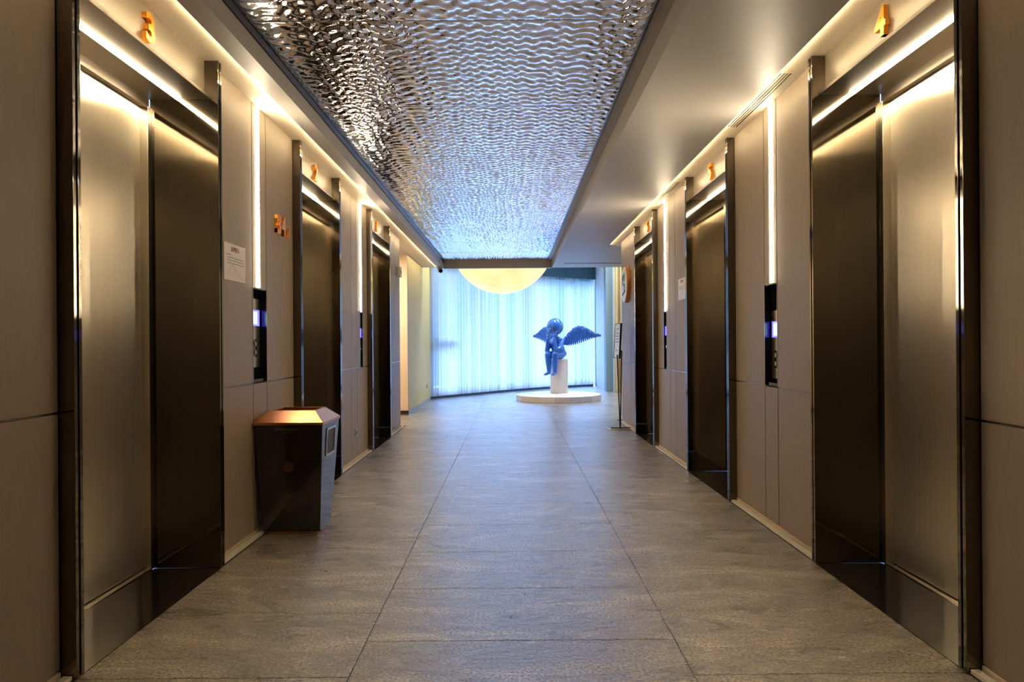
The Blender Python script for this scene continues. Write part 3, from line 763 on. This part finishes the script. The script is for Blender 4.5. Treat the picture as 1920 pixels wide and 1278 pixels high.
ellipsoid(bm, SP(.00, 0, .126), (.165, .175, .125), rotF)            # hips
ellipsoid(bm, SP(.03, 0, .22), (.145, .150, .14), rotF)           # belly
ellipsoid(bm, SP(.06, 0, .36), (.125, .155, .14), rotF)           # chest
capsule(bm, SP(.08, 0, .42), SP(.13, 0, .52), .06, .055)          # neck
ellipsoid(bm, SP(.14, 0, .71), (.188, .184, .188), rotF, 40, 28)  # skull
ellipsoid(bm, SP(.22, 0, .64), (.10, .125, .095), rotF)           # cheeks and jaw
ellipsoid(bm, SP(.325, 0, .655), (.022, .020, .020), rotF)        # nose
for q in (-1, 1):
    ellipsoid(bm, SP(.13, q*.172, .67), (.028, .018, .038), rotF) # ears
    capsule(bm, SP(.06, q*.09, .09), SP(.27, q*.095, .10), .090, .076)       # thigh
    capsule(bm, SP(.28, q*.095, .10), SP(.27, q*.085, -.10), .072, .064)     # knee to calf
    capsule(bm, SP(.27, q*.085, -.10), SP(.27, q*.08, -.265), .062, .042)
    capsule(bm, SP(.25, q*.08, -.295), SP(.37, q*.10, -.325), .034, .030)    # foot
    for w in range(5): ellipsoid(bm, SP(.392-.006*w, q*.10+(w-2)*.014, -.328), (.018, .009, .011), rotF, 12, 8)
    capsule(bm, SP(.06, q*.135, .40), SP(.18, q*.165, .24), .060, .052)      # upper arm
    capsule(bm, SP(.18, q*.165, .24), SP(.27, q*.125, .19), .052, .050)
    capsule(bm, SP(.27, q*.125, .19), SP(.29, q*.085, .44), .050, .034)      # forearm up to the cheek
    ellipsoid(bm, SP(.285, q*.085, .50), (.022, .036, .050), rotF)           # palm
    for w in range(4): capsule(bm, SP(.29-.004*w, q*(.062+.016*w), .53), SP(.275, q*(.075+.024*w), .60-.006*w), .0105, .009, 10)
    capsule(bm, SP(.275, q*.10, .49), SP(.24, q*.125, .55), .012, .010, 10)
body = obj('body', fuse(bm, .0085, 4), M['blue_gloss'], st, smooth=True)
# face details: eyes and mouth sit on the fused head
bm = bmesh.new()
for q in (-1, 1): ellipsoid(bm, SP(.285, q*.060, .700), (.018, .024, .015), rotF, 16, 10)
ellipsoid(bm, SP(.315, 0, .605), (.012, .030, .008), rotF, 16, 10)
obj('face', bm, M['blue_gloss'], st, smooth=True)
def wing(q):
    sw = math.radians(30 if q > 0 else 12)
    ax = (LT*q*math.cos(sw) - FW*math.sin(sw)).normalized(); nrm = ax.cross(Vector((0, 0, 1))).normalized()
    root = SP(-.07, q*.07, .41)
    lead = [(0, .0), (.10, .12), (.22, .24), (.33, .30), (.45, .285), (.57, .22), (.68, .15), (.78, .115)]
    trail = [(.03, -.10), (.12, -.12), (.22, -.11), (.33, -.08), (.45, -.04), (.57, .01), (.70, .05), (.83, .09)]
    def P(c, h=0): return root + ax*c[0] + Vector((0, 0, c[1])) + nrm*h
    def lerp(L, f):
        f = min(max(f, 0), 1)*(len(L)-1); i = min(int(f), len(L)-2); f -= i
        return (L[i][0]*(1-f)+L[i+1][0]*f, L[i][1]*(1-f)+L[i+1][1]*f)
    bm = bmesh.new()
    def blade(a, b, wd, h):
        pa, pb = P(a, h), P(b, h); c = (pa+pb)/2; d = (pb-pa); L_ = d.length
        d.normalize(); w_ = d.cross(nrm).normalized()
        Rm = Matrix((d, w_, nrm)).transposed()
        ellipsoid(bm, c, (L_/2*1.04, wd, .011), Rm, 14, 10)
    for layer, (f0, f1, cnt, wd, h) in enumerate(((0, 1, 19, .028, 0), (0, .66, 17, .027, .010), (0, .42, 17, .026, .018), (0, .22, 19, .026, .024))):
        for sd in (1, -1):
            for i in range(cnt):
                f = i/(cnt-1); a = lerp(lead, f); b = lerp(trail, min(1, f*.97+.03))
                blade((a[0]+(b[0]-a[0])*f0, a[1]+(b[1]-a[1])*f0), (a[0]+(b[0]-a[0])*f1, a[1]+(b[1]-a[1])*f1), wd, h*sd)
            if layer == 0: break
    for a, b in zip(lead[:-1], lead[1:]): capsule(bm, P(a), P(b), .026, .024, 12)
    return bm
for q in (1, -1): obj('wing', wing(q), M['blue_gloss'], st, smooth=True)

for o in bpy.data.objects:
    if '_org' in o: del o['_org']
